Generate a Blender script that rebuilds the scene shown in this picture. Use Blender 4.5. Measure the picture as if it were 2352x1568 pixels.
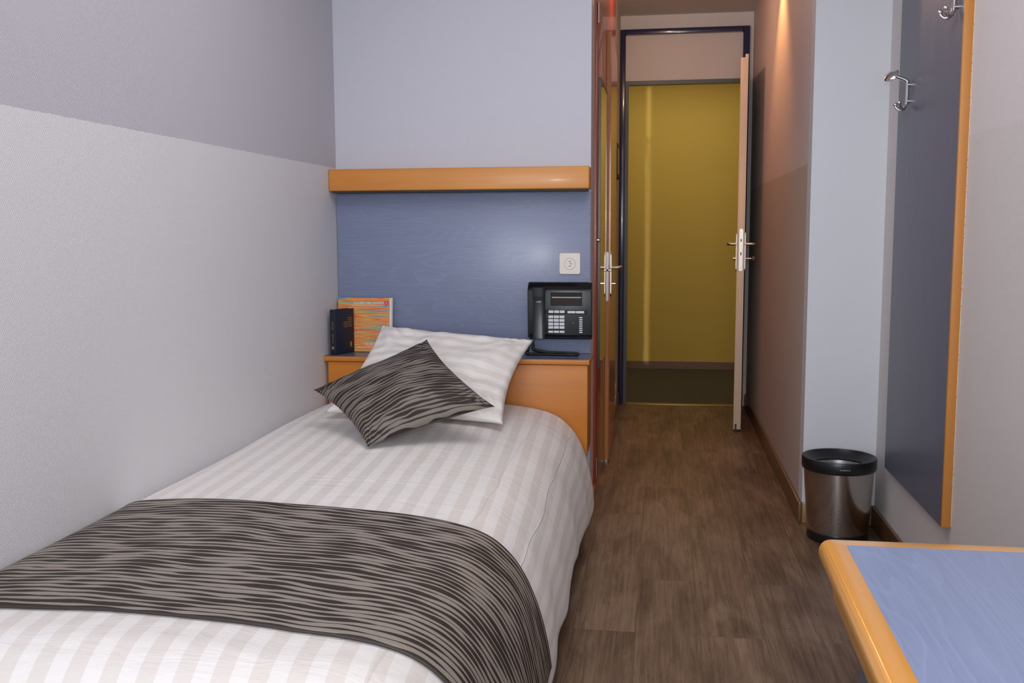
import bpy, bmesh, math, random
from mathutils import Vector, Matrix, noise
random.seed(4)
for o in list(bpy.data.objects): bpy.data.objects.remove(o)
SC = bpy.context.scene
COL = SC.collection
PI = math.pi
# ------------------------------------------------------------------ camera
FPX = 2271.9
YAW, PIT, ROL = .149418, .111178, -.0041906
cy, sy, cp, sp, cr, sr = math.cos(YAW), math.sin(YAW), math.cos(PIT), math.sin(PIT), math.cos(ROL), math.sin(ROL)
fwd = Vector((-sy*cp, cy*cp, -sp)); rgt = Vector((cy, sy, 0)); upv = rgt.cross(fwd)
r2 = cr*rgt+sr*upv; u2 = -sr*rgt+cr*upv; bk = -fwd
cam = bpy.data.objects.new('camera', bpy.data.cameras.new('camera'))
cam.data.lens = FPX/2352*36; cam.data.sensor_width = 36; cam.data.clip_start = .02
M = Matrix(((r2.x, u2.x, bk.x, 0), (r2.y, u2.y, bk.y, 0), (r2.z, u2.z, bk.z, 1.17), (0, 0, 0, 1)))
cam.matrix_world = M
COL.objects.link(cam); SC.camera = cam
# ------------------------------------------------------------------ world, lights, exposure
w = bpy.data.worlds.new('world'); SC.world = w; w.use_nodes = True
w.node_tree.nodes['Background'].inputs[0].default_value = (.60, .72, 1, 1)
w.node_tree.nodes['Background'].inputs[1].default_value = .6
SC.view_settings.view_transform = 'Standard'; SC.view_settings.look = 'None'
SC.view_settings.exposure = .06; SC.view_settings.gamma = 1; SC.view_settings.use_curve_mapping = False

def light(name, typ, loc, energy, color, target=None, size=.1, size_y=None, spot=None, blend=.5, spread=None):
    l = bpy.data.lights.new(name, typ); l.energy = energy; l.color = color
    o = bpy.data.objects.new(name, l); o.location = loc
    if typ == 'AREA':
        l.size = size
        if size_y: l.shape = 'RECTANGLE'; l.size_y = size_y
        if spread: l.spread = spread
    else: l.shadow_soft_size = size
    if typ == 'SPOT': l.spot_size = spot; l.spot_blend = blend
    if target is not None:
        o.rotation_euler = (Vector(target)-Vector(loc)).to_track_quat('-Z', 'Y').to_euler()
    COL.objects.link(o); return o
# daylight through the window behind the camera
light('window_daylight', 'AREA', (-.35, -1.62, 1.45), 61, (.88, .93, 1.0), target=(-.35, 3, 1.15), size=1.5, size_y=1.3)
# the photographer's flash
light('camera_flash', 'AREA', (-.03, .02, 1.32), 4.2, (1.0, .96, .90), target=(-.25, 3, .95), size=.09, size_y=.05, spread=math.radians(125))
# halogen downlight near the right wall of the entry corridor, and one by the bathroom door
light('room_fill_light', 'AREA', (-.25, 2.35, 2.50), 15.5, (.97, .95, .97), target=(-.25, 2.35, 0), size=1.1, size_y=1.6)  # added soft fill from overhead to lift bed and walls, no real fixture
light('corridor_halogen', 'SPOT', (.43, 5.10, 2.535), 30, (1.0, .45, .14), target=(.45, 5.12, 0), size=.02, spot=math.radians(84), blend=.75)
light('bath_halogen', 'POINT', (-.08, 5.40, 2.47), 6.2, (1.0, .62, .38), size=.03)
light('hallway_lamp', 'AREA', (.1, 7.6, 2.50), 9, (1.0, .84, .62), target=(.1, 7.75, 0), size=1.2, size_y=.3)
light('hallway_streak_light', 'AREA', (-.115, 7.3, 1.2), .065, (1.0, .93, .80), target=(-.115, 8.45, 1.2), size=.025, size_y=2.3, spread=math.radians(3))  # added strip light imitating the flash streak thrown by the corridor mirror

# ------------------------------------------------------------------ material helpers
def nm(name):
    m = bpy.data.materials.new(name); m.use_nodes = True
    nt = m.node_tree; b = nt.nodes['Principled BSDF']
    return m, nt, b
def N(nt, t, **kw):
    n = nt.nodes.new(t)
    for k, v in kw.items():
        if k.startswith('i_'):
            key = k[2:]
            n.inputs[int(key) if key.isdigit() else key].default_value = v
        else: setattr(n, k, v)
    return n
def L(nt, a, b): nt.links.new(a, b)
def math_(nt, op, a, b=None, c=None):
    n = nt.nodes.new('ShaderNodeMath'); n.operation = op
    for i, v in enumerate((a, b, c)):
        if v is None: continue
        if isinstance(v, (int, float)): n.inputs[i].default_value = v
        else: nt.links.new(v, n.inputs[i])
    return n.outputs[0]
def mixc(nt, fac, a, b):
    n = nt.nodes.new('ShaderNodeMix'); n.data_type = 'RGBA'
    for s, v in ((0, fac), (6, a), (7, b)):
        if isinstance(v, (int, float)): n.inputs[s].default_value = v
        elif isinstance(v, tuple): n.inputs[s].default_value = v if len(v) == 4 else v+(1,)
        else: nt.links.new(v, n.inputs[s])
    return n.outputs[2]
def ramp(nt, fac, stops):
    n = nt.nodes.new('ShaderNodeValToRGB'); e = n.color_ramp.elements
    while len(e) < len(stops): e.new(.5)
    for i, (p, c) in enumerate(stops):
        e[i].position = p; e[i].color = c if len(c) == 4 else c+(1,)
    nt.links.new(fac, n.inputs[0]); return n.outputs[0]
def coords(nt, kind='Object', scale=(1, 1, 1), rot=(0, 0, 0), loc=(0, 0, 0)):
    t = nt.nodes.new('ShaderNodeTexCoord'); mp = nt.nodes.new('ShaderNodeMapping')
    mp.inputs['Scale'].default_value = scale; mp.inputs['Rotation'].default_value = rot; mp.inputs['Location'].default_value = loc
    nt.links.new(t.outputs[kind], mp.inputs[0]); return mp.outputs[0]
def noise_(nt, vec, scale=1, detail=4, rough=.55, dist=0):
    n = nt.nodes.new('ShaderNodeTexNoise'); n.inputs['Scale'].default_value = scale
    n.inputs['Detail'].default_value = detail; n.inputs['Roughness'].default_value = rough; n.inputs['Distortion'].default_value = dist
    nt.links.new(vec, n.inputs['Vector']); return n.outputs[0]
def bump(nt, b, h, strength=.3, dist=.002):
    n = nt.nodes.new('ShaderNodeBump'); n.inputs['Strength'].default_value = strength; n.inputs['Distance'].default_value = dist
    nt.links.new(h, n.inputs['Height']); nt.links.new(n.outputs[0], b.inputs['Normal'])
def plain(name, col, rough=.5, metal=0, coat=0, spec=.5):
    m, nt, b = nm(name)
    v = coords(nt, scale=(60, 60, 60)); f = noise_(nt, v, 1, 3)
    c2 = tuple(x*.90 for x in col)
    L(nt, mixc(nt, f, col, c2), b.inputs['Base Color'])
    b.inputs['Roughness'].default_value = rough; b.inputs['Metallic'].default_value = metal
    b.inputs['Coat Weight'].default_value = coat; b.inputs['Coat Roughness'].default_value = .08
    b.inputs['Specular IOR Level'].default_value = spec
    return m
def wall_mat(name, low, high=None, dado=1.43, weave=True, rough=.62, cell=.0042, strength=.35):
    m, nt, b = nm(name)
    t = nt.nodes.new('ShaderNodeTexCoord'); sep = nt.nodes.new('ShaderNodeSeparateXYZ'); L(nt, t.outputs['Object'], sep.inputs[0])
    big = noise_(nt, t.outputs['Object'], 1.3, 3)
    base = mixc(nt, big, low, tuple(x*.96 for x in low))
    if high:
        hi = mixc(nt, big, high, tuple(x*.96 for x in high))
        wob = math_(nt, 'MULTIPLY', noise_(nt, t.outputs['Object'], 40, 2), .006)
        f = math_(nt, 'GREATER_THAN', math_(nt, 'ADD', sep.outputs[2], wob), dado+.003)
        base = mixc(nt, f, base, hi)
    L(nt, base, b.inputs['Base Color'])
    # woven glass-fibre wallpaper: rows of small offset threads
    hor = math_(nt, 'ADD', sep.outputs[0], sep.outputs[1])
    k = 2*PI/cell
    row = math_(nt, 'SINE', math_(nt, 'MULTIPLY', sep.outputs[2], k))
    colm = math_(nt, 'SINE', math_(nt, 'ADD', math_(nt, 'MULTIPLY', hor, k*.62), math_(nt, 'MULTIPLY', sep.outputs[2], k*.5)))
    h = math_(nt, 'ADD', math_(nt, 'MULTIPLY', row, colm), math_(nt, 'MULTIPLY', noise_(nt, t.outputs['Object'], 160, 3), 1.6))
    bump(nt, b, h, strength, .0007)
    b.inputs['Roughness'].default_value = rough
    return m
def wood(name, c1, c2, axis='X', rough=.32, coat=.3, scale=1.0, streak=22, mottled=False):
    m, nt, b = nm(name)
    s = {'X': (1.3, streak, streak), 'Y': (streak, 1.3, streak), 'Z': (streak, streak, 1.3)}[axis]
    v = coords(nt, scale=tuple(x*scale for x in s))
    f = noise_(nt, v, 1, 5, .6, .6)
    s2 = {'X': (.9, 4, 4), 'Y': (4, .9, 4), 'Z': (4, 4, .9)}[axis]
    f2 = noise_(nt, coords(nt, scale=s2), 1.4, 2, .5, .4)
    f3 = math_(nt, 'ADD', math_(nt, 'MULTIPLY', f, .55), math_(nt, 'MULTIPLY', f2, .45))
    L(nt, ramp(nt, f3, [(.32, c2), (.68, c1)]), b.inputs['Base Color'])
    b.inputs['Roughness'].default_value = rough
    b.inputs['Coat Weight'].default_value = coat; b.inputs['Coat Roughness'].default_value = .12
    bump(nt, b, f, .06, .001)
    return m
def laminate(name, c1, c2, axis='X', rough=.38, coat=.15, rings=34):
    """blue-stained veneer: fine pores and pale cathedral rings"""
    m, nt, b = nm(name)
    long_, cross = 1.0, 7.0
    s = {'X': (long_, cross, cross), 'Y': (cross, long_, cross), 'Z': (cross, cross, long_)}[axis]
    v = coords(nt, scale=s, loc=(.3, .15, .7))
    big = noise_(nt, v, .9, 2, .45, .3)
    ring = math_(nt, 'FRACT', math_(nt, 'MULTIPLY', big, rings))
    ring = math_(nt, 'POWER', ring, 5)
    s2 = {'X': (6, 260, 260), 'Y': (260, 6, 260), 'Z': (260, 260, 6)}[axis]
    fine = noise_(nt, coords(nt, scale=s2), 1, 3, .6)
    f = math_(nt, 'ADD', math_(nt, 'MULTIPLY', fine, .6), math_(nt, 'MULTIPLY', big, .4))
    c = ramp(nt, f, [(.3, c2), (.7, c1)])
    c = mixc(nt, math_(nt, 'MULTIPLY', ring, .22), c, tuple(min(1, x*1.35) for x in c1))
    L(nt, c, b.inputs['Base Color'])
    b.inputs['Roughness'].default_value = rough
    b.inputs['Coat Weight'].default_value = coat; b.inputs['Coat Roughness'].default_value = .2
    bump(nt, b, fine, .05, .0006)
    return m
def wave_fabric(name, pitch, seed=0.0, tone=1.0):
    """dark brown satin with taupe wavy woven lines; UV in metres"""
    m, nt, b = nm(name)
    t = nt.nodes.new('ShaderNodeTexCoord'); sep = nt.nodes.new('ShaderNodeSeparateXYZ'); L(nt, t.outputs['UV'], sep.inputs[0])
    u, v = sep.outputs[0], sep.outputs[1]
    c1 = nt.nodes.new('ShaderNodeCombineXYZ')
    L(nt, math_(nt, 'MULTIPLY', u, 4.5), c1.inputs[0]); L(nt, math_(nt, 'MULTIPLY', v, 4.0), c1.inputs[1]); c1.inputs[2].default_value = seed
    warp = math_(nt, 'MULTIPLY', math_(nt, 'SUBTRACT', noise_(nt, c1.outputs[0], 1, 1.6, .38), .5), 2.9)
    ph = math_(nt, 'ADD', math_(nt, 'DIVIDE', v, pitch), warp)
    row = math_(nt, 'FLOOR', ph); fr = math_(nt, 'FRACT', ph)
    c2 = nt.nodes.new('ShaderNodeCombineXYZ')
    L(nt, math_(nt, 'MULTIPLY', u, 11.0), c2.inputs[0]); L(nt, math_(nt, 'MULTIPLY', row, 7.31), c2.inputs[1]); c2.inputs[2].default_value = seed+3
    wdt = noise_(nt, c2.outputs[0], 1, .6, .5)
    wd = math_(nt, 'ADD', math_(nt, 'MULTIPLY', math_(nt, 'SUBTRACT', wdt, .5), 2.3), .50)
    wd = math_(nt, 'MAXIMUM', math_(nt, 'MINIMUM', wd, .90), .13)
    # centred in its row
    dist = math_(nt, 'MULTIPLY', math_(nt, 'ABSOLUTE', math_(nt, 'SUBTRACT', fr, .5)), 2)
    light_ = math_(nt, 'GREATER_THAN', dist, wd)
    # weave ribs on the taupe
    rib = math_(nt, 'SINE', math_(nt, 'MULTIPLY', math_(nt, 'ADD', u, math_(nt, 'MULTIPLY', v, .6)), 2*PI/.0034))
    rib = math_(nt, 'ADD', math_(nt, 'MULTIPLY', rib, .5), .5)
    rc = nt.nodes.new('ShaderNodeMapping'); rc.inputs['Scale'].default_value = (700, 700, 1); L(nt, t.outputs['UV'], rc.inputs[0])
    rn = noise_(nt, rc.outputs[0], 1, 2)
    tau = mixc(nt, math_(nt, 'MULTIPLY', rib, rn), tuple(tone*q for q in (.26, .225, .19)), tuple(tone*q for q in (.40, .36, .315)))
    c = mixc(nt, light_, (.030, .021, .016), tau)
    L(nt, c, b.inputs['Base Color'])
    L(nt, math_(nt, 'ADD', math_(nt, 'MULTIPLY', light_, -.1), .6), b.inputs['Roughness'])
    b.inputs['Specular IOR Level'].default_value = .3
    bump(nt, b, math_(nt, 'ADD', light_, math_(nt, 'MULTIPLY', math_(nt, 'MULTIPLY', rib, light_), .5)), .35, .0007)
    return m
def satin(name, period, along='U', skew=0.0, creases=(), contrast=1.0):
    """white damask: satin stripes differ in weave, so a little in tone and gloss; UV in metres"""
    m, nt, b = nm(name)
    t = nt.nodes.new('ShaderNodeTexCoord'); sep = nt.nodes.new('ShaderNodeSeparateXYZ'); L(nt, t.outputs['UV'], sep.inputs[0])
    u, v = sep.outputs[0], sep.outputs[1]
    a = u if along == 'U' else v
    o = v if along == 'U' else u
    ph = math_(nt, 'DIVIDE', math_(nt, 'SUBTRACT', a, math_(nt, 'MULTIPLY', o, skew)), period)
    fr = math_(nt, 'FRACT', math_(nt, 'ADD', ph, 100))
    f = math_(nt, 'GREATER_THAN', fr, .5)
    L(nt, mixc(nt, f, (.82, .785, .76), (.742, .69, .65)), b.inputs['Base Color'])
    L(nt, math_(nt, 'ADD', math_(nt, 'MULTIPLY', f, -.12), .58), b.inputs['Roughness'])
    b.inputs['Sheen Weight'].default_value = .15
    mp = nt.nodes.new('ShaderNodeMapping'); mp.inputs['Scale'].default_value = (5, 9, 1); L(nt, t.outputs['UV'], mp.inputs[0])
    h = math_(nt, 'MULTIPLY', noise_(nt, mp.outputs[0], 1, 4, .6, .5), 1.0)
    if creases:
        for pos, ax, sl in creases:
            q = v if ax == 'V' else u; r = u if ax == 'V' else v
            wv = nt.nodes.new('ShaderNodeCombineXYZ'); L(nt, r, wv.inputs[0]); wv.inputs[1].default_value = pos*9
            wob = math_(nt, 'MULTIPLY', math_(nt, 'SUBTRACT', noise_(nt, wv.outputs[0], 3, 1), .5), .05)
            d = math_(nt, 'ABSOLUTE', math_(nt, 'ADD', math_(nt, 'SUBTRACT', math_(nt, 'SUBTRACT', q, pos), math_(nt, 'MULTIPLY', r, sl)), wob))
            g = math_(nt, 'MAXIMUM', math_(nt, 'SUBTRACT', 1, math_(nt, 'DIVIDE', d, .0035)), 0)
            h = math_(nt, 'ADD', h, math_(nt, 'MULTIPLY', g, .22))
    bump(nt, b, h, .6, .010)
    return m

MT = {}
MT['wall_left'] = wall_mat('wallpaper left', (.75, .74, .765), (.55, .535, .59))
MT['wall_head'] = wall_mat('wallpaper lilac', (.575, .58, .645), strength=.15)
MT['wall_right'] = wall_mat('wallpaper right', (.66, .62, .61), (.69, .645, .65), strength=.45)
MT['wall_corr'] = wall_mat('wallpaper corridor', (.55, .49, .44), (.68, .62, .62), strength=.2)
MT['wall_corr_left'] = wall_mat('wallpaper corridor left', (.60, .55, .50), strength=.2)
MT['pier'] = wall_mat('painted pier', (.69, .71, .75), weave=True, strength=.15, cell=.02)
MT['ceiling'] = plain('ceiling paint', (.80, .78, .76), .8)
MT['yellow'] = wall_mat('yellow hallway paint', (.62, .43, .065), strength=.1)
MT['transom'] = plain('cream transom board', (.80, .72, .66), .5)
MT['navy'] = plain('navy lacquered steel', (.026, .032, .095), .22, 0, .5)
MT['greyframe'] = plain('grey rebate paint', (.10, .12, .12), .4)
MT['beech_x'] = wood('beech grain across', (.70, .30, .06), (.56, .20, .03), 'X', rough=.42, coat=.1)
MT['beech_front'] = wood('beech cabinet front', (.66, .235, .028), (.52, .165, .016), 'X', streak=14, rough=.45, coat=.0)
MT['beech_y'] = wood('beech grain lengthwise', (.82, .38, .065), (.68, .28, .035), 'Y', rough=.22, coat=.6)
MT['beech_dx'] = wood('beech desk far edge', (.78, .38, .10), (.68, .30, .06), 'X', rough=.22, coat=.6)
MT['beech_z'] = wood('beech upright', (.62, .27, .06), (.50, .19, .03), 'Z', rough=.45, coat=.05)
MT['skirt'] = wood('oak skirting', (.34, .20, .085), (.26, .14, .055), 'X', streak=30)
MT['skirt_y'] = wood('brown skirting', (.17, .085, .035), (.13, .06, .025), 'Y', streak=30)
MT['blue_x'] = laminate('blue veneer headboard', (.225, .262, .39), (.175, .205, .32), 'X', rough=.42, coat=.25)
MT['blue_y'] = laminate('blue veneer desk', (.27, .33, .51), (.215, .27, .435), 'Y', rings=26)
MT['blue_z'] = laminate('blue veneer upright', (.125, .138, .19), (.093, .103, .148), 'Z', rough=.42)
MT['greypanel'] = plain('slate grey board', (.075, .085, .11), .5)
MT['runner'] = wave_fabric('wave fabric runner', .0205)
MT['cushion'] = wave_fabric('wave fabric cushion', .0165, 7.7, .66)
MT['duvet'] = satin('striped damask duvet', .059, 'U', .06,
                    creases=[(.55, 'V', .02), (.93, 'V', -.03), (1.22, 'V', .04), (1.75, 'V', 0), (1.06, 'U', 0), (1.19, 'U', .02), (.28, 'V', .0)])
MT['pillow'] = satin('striped damask pillow', .058, 'V', .0)
MT['sheet'] = plain('white sheet', (.75, .75, .76), .7)
MT['red'] = plain('red lacquered door', (.36, .038, .015), .25, 0, .4)
MT['orange_leaf'] = plain('orange red door face', (.42, .085, .02), .22, 0, .5)
MT['chrome'] = plain('chrome', (.78, .76, .74), .08, 1)
MT['brushed'] = plain('brushed steel', (.42, .39, .35), .36, 1)
MT['binsteel'] = plain('polished bin steel', (.60, .575, .55), .17, 1)
MT['black'] = plain('black plastic', (.010, .010, .011), .32)
MT['phone'] = plain('anthracite plastic', (.028, .032, .036), .33)
MT['phone_dark'] = plain('glossy black plastic', (.008, .008, .009), .15)
MT['display'] = plain('dark phone display', (.022, .013, .010), .12)
MT['key'] = plain('silver key', (.72, .76, .80), .35)
MT['cream'] = plain('cream plastic', (.76, .70, .62), .35)
MT['dark'] = plain('dark slot', (.03, .028, .025), .6)
MT['doorpaint'] = plain('cream door edge', (.78, .64, .48), .45)
MT['mirror'] = plain('mirror glass', (.86, .88, .86), .015, 1)
MT['bright'] = plain('bright bin liner', (.85, .86, .85), .3, 1)
MT['hem'] = plain('dark brown hem', (.035, .022, .02), .55)
MT['navybook'] = plain('navy book cloth', (.010, .014, .032), .55)
MT['paper'] = plain('book paper', (.74, .73, .72), .8)
MT['gold'] = plain('gold foil', (.50, .33, .10), .35, .6)
MT['white'] = plain('white print', (.85, .85, .86), .6)
MT['crest'] = plain('red crest print', (.62, .05, .05), .5)
MT['brass'] = plain('brass threshold', (.42, .32, .12), .35, .7)
MT['carpet'] = plain('olive brown carpet', (.075, .065, .035), .95)
MT['caulk'] = plain('white caulk', (.80, .80, .74), .7)
MT['textgrey'] = plain('grey print', (.42, .43, .44), .5)

# streaky cover of the large book
m, nt, b = nm('colour streak cover'); MT['streaks'] = m
v = coords(nt, scale=(4, 4, 150))
f = noise_(nt, v, 1, 2, .6, .0)
f2 = noise_(nt, coords(nt, scale=(5, 5, 70), loc=(3, 1, 5)), 1, 2, .5)
c = ramp(nt, f, [(.28, (.10, .10, .42)), (.36, (.05, .30, .55)), (.43, (.16, .42, .20)), (.48, (.75, .50, .08)), (.53, (.85, .22, .03)), (.58, (.70, .07, .05)), (.64, (.85, .42, .05)), (.72, (.25, .10, .40))])
c = mixc(nt, math_(nt, 'MULTIPLY', f2, .35), c, (.80, .16, .06))
L(nt, c, b.inputs['Base Color']); b.inputs['Roughness'].default_value = .3

# plank floor
m, nt, b = nm('dark vinyl planks'); MT['floor'] = m
v = coords(nt, rot=(0, 0, PI/2), loc=(.37, .06, 0))
br = N(nt, 'ShaderNodeTexBrick', offset=.37, offset_frequency=2)
L(nt, v, br.inputs['Vector'])
br.inputs['Scale'].default_value = 1; br.inputs['Brick Width'].default_value = 1.22; br.inputs['Row Height'].default_value = .185
br.inputs['Mortar Size'].default_value = .0012; br.inputs['Mortar Smooth'].default_value = .3
br.inputs['Color1'].default_value = (0, 0, 0, 1); br.inputs['Color2'].default_value = (1, 1, 1, 1); br.inputs['Mortar'].default_value = (.5, .5, .5, 1)
sepc = nt.nodes.new('ShaderNodeSeparateXYZ'); L(nt, br.outputs['Color'], sepc.inputs[0])
tc = nt.nodes.new('ShaderNodeTexCoord')
off = nt.nodes.new('ShaderNodeVectorMath'); off.operation = 'ADD'
cmb = nt.nodes.new('ShaderNodeCombineXYZ'); L(nt, math_(nt, 'MULTIPLY', sepc.outputs[0], 9.0), cmb.inputs[1]); L(nt, math_(nt, 'MULTIPLY', sepc.outputs[0], 5.0), cmb.inputs[2])
L(nt, tc.outputs['Object'], off.inputs[0]); L(nt, cmb.outputs[0], off.inputs[1])
def mapd(s):
    mp = nt.nodes.new('ShaderNodeMapping'); mp.inputs['Scale'].default_value = s; L(nt, off.outputs[0], mp.inputs[0]); return mp.outputs[0]
g1 = noise_(nt, mapd((95, 3, 1)), 1, 5, .65, .5)
g2 = noise_(nt, mapd((9, 2.2, 1)), 1, 4, .6, .8)
g3 = noise_(nt, mapd((24, 1.2, 1)), 1, 3, .5, 1.2)
f = math_(nt, 'ADD', math_(nt, 'MULTIPLY', g1, .46), math_(nt, 'MULTIPLY', g2, .56))
f = math_(nt, 'ADD', f, math_(nt, 'MULTIPLY', math_(nt, 'SUBTRACT', sepc.outputs[0], .5), .07))
c = ramp(nt, f, [(.32, (.044, .023, .013)), (.47, (.120, .071, .043)), (.60, (.20, .130, .085)), (.76, (.28, .20, .14))])
# dark cracks along the grain
crack = math_(nt, 'ABSOLUTE', math_(nt, 'SUBTRACT', g3, .5))
crack = math_(nt, 'MAXIMUM', math_(nt, 'SUBTRACT', 1, math_(nt, 'DIVIDE', crack, .011)), 0)
c = mixc(nt, math_(nt, 'MULTIPLY', crack, .55), c, (.03, .02, .014))
# knots
vo = N(nt, 'ShaderNodeTexVoronoi', i_Scale=1.0); L(nt, mapd((5.5, 2.1, 1)), vo.inputs['Vector'])
kn = math_(nt, 'MAXIMUM', math_(nt, 'SUBTRACT', 1, math_(nt, 'DIVIDE', math_(nt, 'ADD', vo.outputs['Distance'], math_(nt, 'MULTIPLY', g1, .05)), .095)), 0)
c = mixc(nt, math_(nt, 'MULTIPLY', kn, .8), c, (.032, .020, .012))
c = mixc(nt, math_(nt, 'MULTIPLY', br.outputs['Fac'], .45), c, (.03, .02, .015))
L(nt, c, b.inputs['Base Color']); b.inputs['Roughness'].default_value = .46
bump(nt, b, math_(nt, 'SUBTRACT', f, math_(nt, 'MULTIPLY', crack, .5)), .12, .002)

# ------------------------------------------------------------------ mesh helpers
def tag(o, label=None, cat=None, group=None, kind=None):
    if label: o['label'] = label
    if cat: o['category'] = cat
    if group: o['group'] = group
    if kind: o['kind'] = kind
    return o
def empty(name, loc, label=None, cat=None, group=None, kind=None):
    o = bpy.data.objects.new(name, None); o.location = loc; o.empty_display_size = .05; COL.objects.link(o)
    return tag(o, label, cat, group, kind)
def wloc(o):
    v = Vector((0, 0, 0))
    while o is not None: v += o.location; o = o.parent
    return v
def finish(name, bm, mat, parent=None, smooth=None, origin=None):
    """link bm (world coordinates) as one mesh object; children sit at their parent's origin"""
    off = wloc(parent) if parent else (Vector(origin) if origin else Vector((0, 0, 0)))
    bmesh.ops.translate(bm, verts=bm.verts, vec=-off)
    bmesh.ops.recalc_face_normals(bm, faces=bm.faces)
    me = bpy.data.meshes.new(name); bm.to_mesh(me); bm.free()
    o = bpy.data.objects.new(name, me)
    if parent: o.parent = parent
    else: o.location = off
    COL.objects.link(o)
    for mm in (mat if isinstance(mat, (list, tuple)) else [mat]): me.materials.append(mm)
    if smooth is not None:
        for p in me.polygons: p.use_smooth = True
        if smooth < 180:
            try: me.set_sharp_from_angle(angle=math.radians(smooth))
            except Exception: pass
    return o
def add_box(bm, x0, x1, y0, y1, z0, z1, bev=0, seg=2, mi=0, mat=None):
    r = bmesh.ops.create_cube(bm, size=1)
    vs = r['verts']
    for v in vs:
        v.co = Vector((x0+(x1-x0)*(v.co.x+.5), y0+(y1-y0)*(v.co.y+.5), z0+(z1-z0)*(v.co.z+.5)))
    if bev:
        es = list({e for v in vs for e in v.link_edges})
        rr = bmesh.ops.bevel(bm, geom=es, offset=bev, segments=seg, profile=.5, affect='EDGES')
        vs = list(set(rr['verts']) | {v for v in vs if v.is_valid})
    if mi:
        for f in {f for v in vs for f in v.link_faces}: f.material_index = mi
    if mat is not None:
        for v in vs: v.co = mat @ v.co
    return vs
def box(name, dims, mat, parent=None, bev=0, seg=2, smooth=None, xf=None, origin=None):
    bm = bmesh.new(); add_box(bm, *dims, bev=bev, seg=seg, mat=xf)
    return finish(name, bm, mat, parent, 35 if bev and smooth is None else smooth, origin)
def add_tube(bm, pts, r, seg=12, caps=True, rfun=None):
    pts = [Vector(p) for p in pts]; rings = []
    prev = None
    for i, p in enumerate(pts):
        d = (pts[min(i+1, len(pts)-1)]-pts[max(i-1, 0)]).normalized()
        if prev is None:
            a = d.orthogonal().normalized()
        else:
            a = (prev-d*prev.dot(d)).normalized()
        prev = a; c = d.cross(a)
        rr = rfun(i/(len(pts)-1)) if rfun else r
        rings.append([bm.verts.new(p+(a*math.cos(2*PI*k/seg)+c*math.sin(2*PI*k/seg))*rr) for k in range(seg)])
    for i in range(len(rings)-1):
        for k in range(seg):
            bm.faces.new((rings[i][k], rings[i][(k+1) % seg], rings[i+1][(k+1) % seg], rings[i+1][k]))
    if caps:
        bm.faces.new(rings[0][::-1]); bm.faces.new(rings[-1])
def tube(name, pts, r, mat, parent=None, seg=12, rfun=None, origin=None):
    bm = bmesh.new(); add_tube(bm, pts, r, seg, rfun=rfun); return finish(name, bm, mat, parent, 50, origin)
def add_lathe(bm, prof, c, axis='Z', seg=48):
    """prof: list of (r, h); closed where r==0"""
    rings = []
    for r, h in prof:
        ring = []
        n = 1 if r == 0 else seg
        for k in range(n):
            a = 2*PI*k/seg
            p = (r*math.cos(a), r*math.sin(a), h)
            if axis == 'X': p = (p[2], p[0], p[1])
            if axis == 'Y': p = (p[0], p[2], p[1])
            ring.append(bm.verts.new(Vector(c)+Vector(p)))
        rings.append(ring)
    for a, b2 in zip(rings, rings[1:]):
        for k in range(seg):
            q = (a[k % len(a)], a[(k+1) % len(a)], b2[(k+1) % len(b2)], b2[k % len(b2)])
            q = list(dict.fromkeys(q))
            if len(q) > 2: bm.faces.new(q)
def lathe(name, prof, c, mat, parent=None, axis='Z', seg=48, origin=None, smooth=40):
    bm = bmesh.new(); add_lathe(bm, prof, c, axis, seg); return finish(name, bm, mat, parent, smooth, origin)
def smooth_path(pts, n=8):
    pts = [Vector(p) for p in pts]; out = []
    for i in range(len(pts)-1):
        p0 = pts[max(i-1, 0)]; p1 = pts[i]; p2 = pts[i+1]; p3 = pts[min(i+2, len(pts)-1)]
        for k in range(n):
            t = k/n
            out.append(.5*((2*p1)+(-p0+p2)*t+(2*p0-5*p1+4*p2-p3)*t*t+(-p0+3*p1-3*p2+p3)*t**3))
    out.append(pts[-1]); return out
def text(name, body, size, mat, parent, origin, xdir, ydir, align='LEFT', depth=.0004, sx=1.0):
    """lettering as real thin relief; xdir runs along the line, ydir up the letters"""
    cu = bpy.data.curves.new(name, 'FONT'); cu.body = body; cu.size = size; cu.align_x = align; cu.extrude = depth/2
    cu.resolution_u = 2
    tmp = bpy.data.objects.new('tmp', cu); COL.objects.link(tmp)
    dg = bpy.context.evaluated_depsgraph_get(); dg.update()
    me = bpy.data.meshes.new_from_object(tmp.evaluated_get(dg))
    bpy.data.objects.remove(tmp)
    X = Vector(xdir).normalized(); Y = Vector(ydir).normalized(); Z = X.cross(Y)
    off = wloc(parent)
    for v in me.vertices:
        c = v.co.copy(); v.co = Vector(origin)+X*c.x*sx+Y*c.y+Z*c.z-off
    me.name = name; me.materials.clear(); me.materials.append(mat)
    o = bpy.data.objects.new(name, me); o.parent = parent; COL.objects.link(o); return o
def struct(o): o['kind'] = 'structure'; return o

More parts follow.
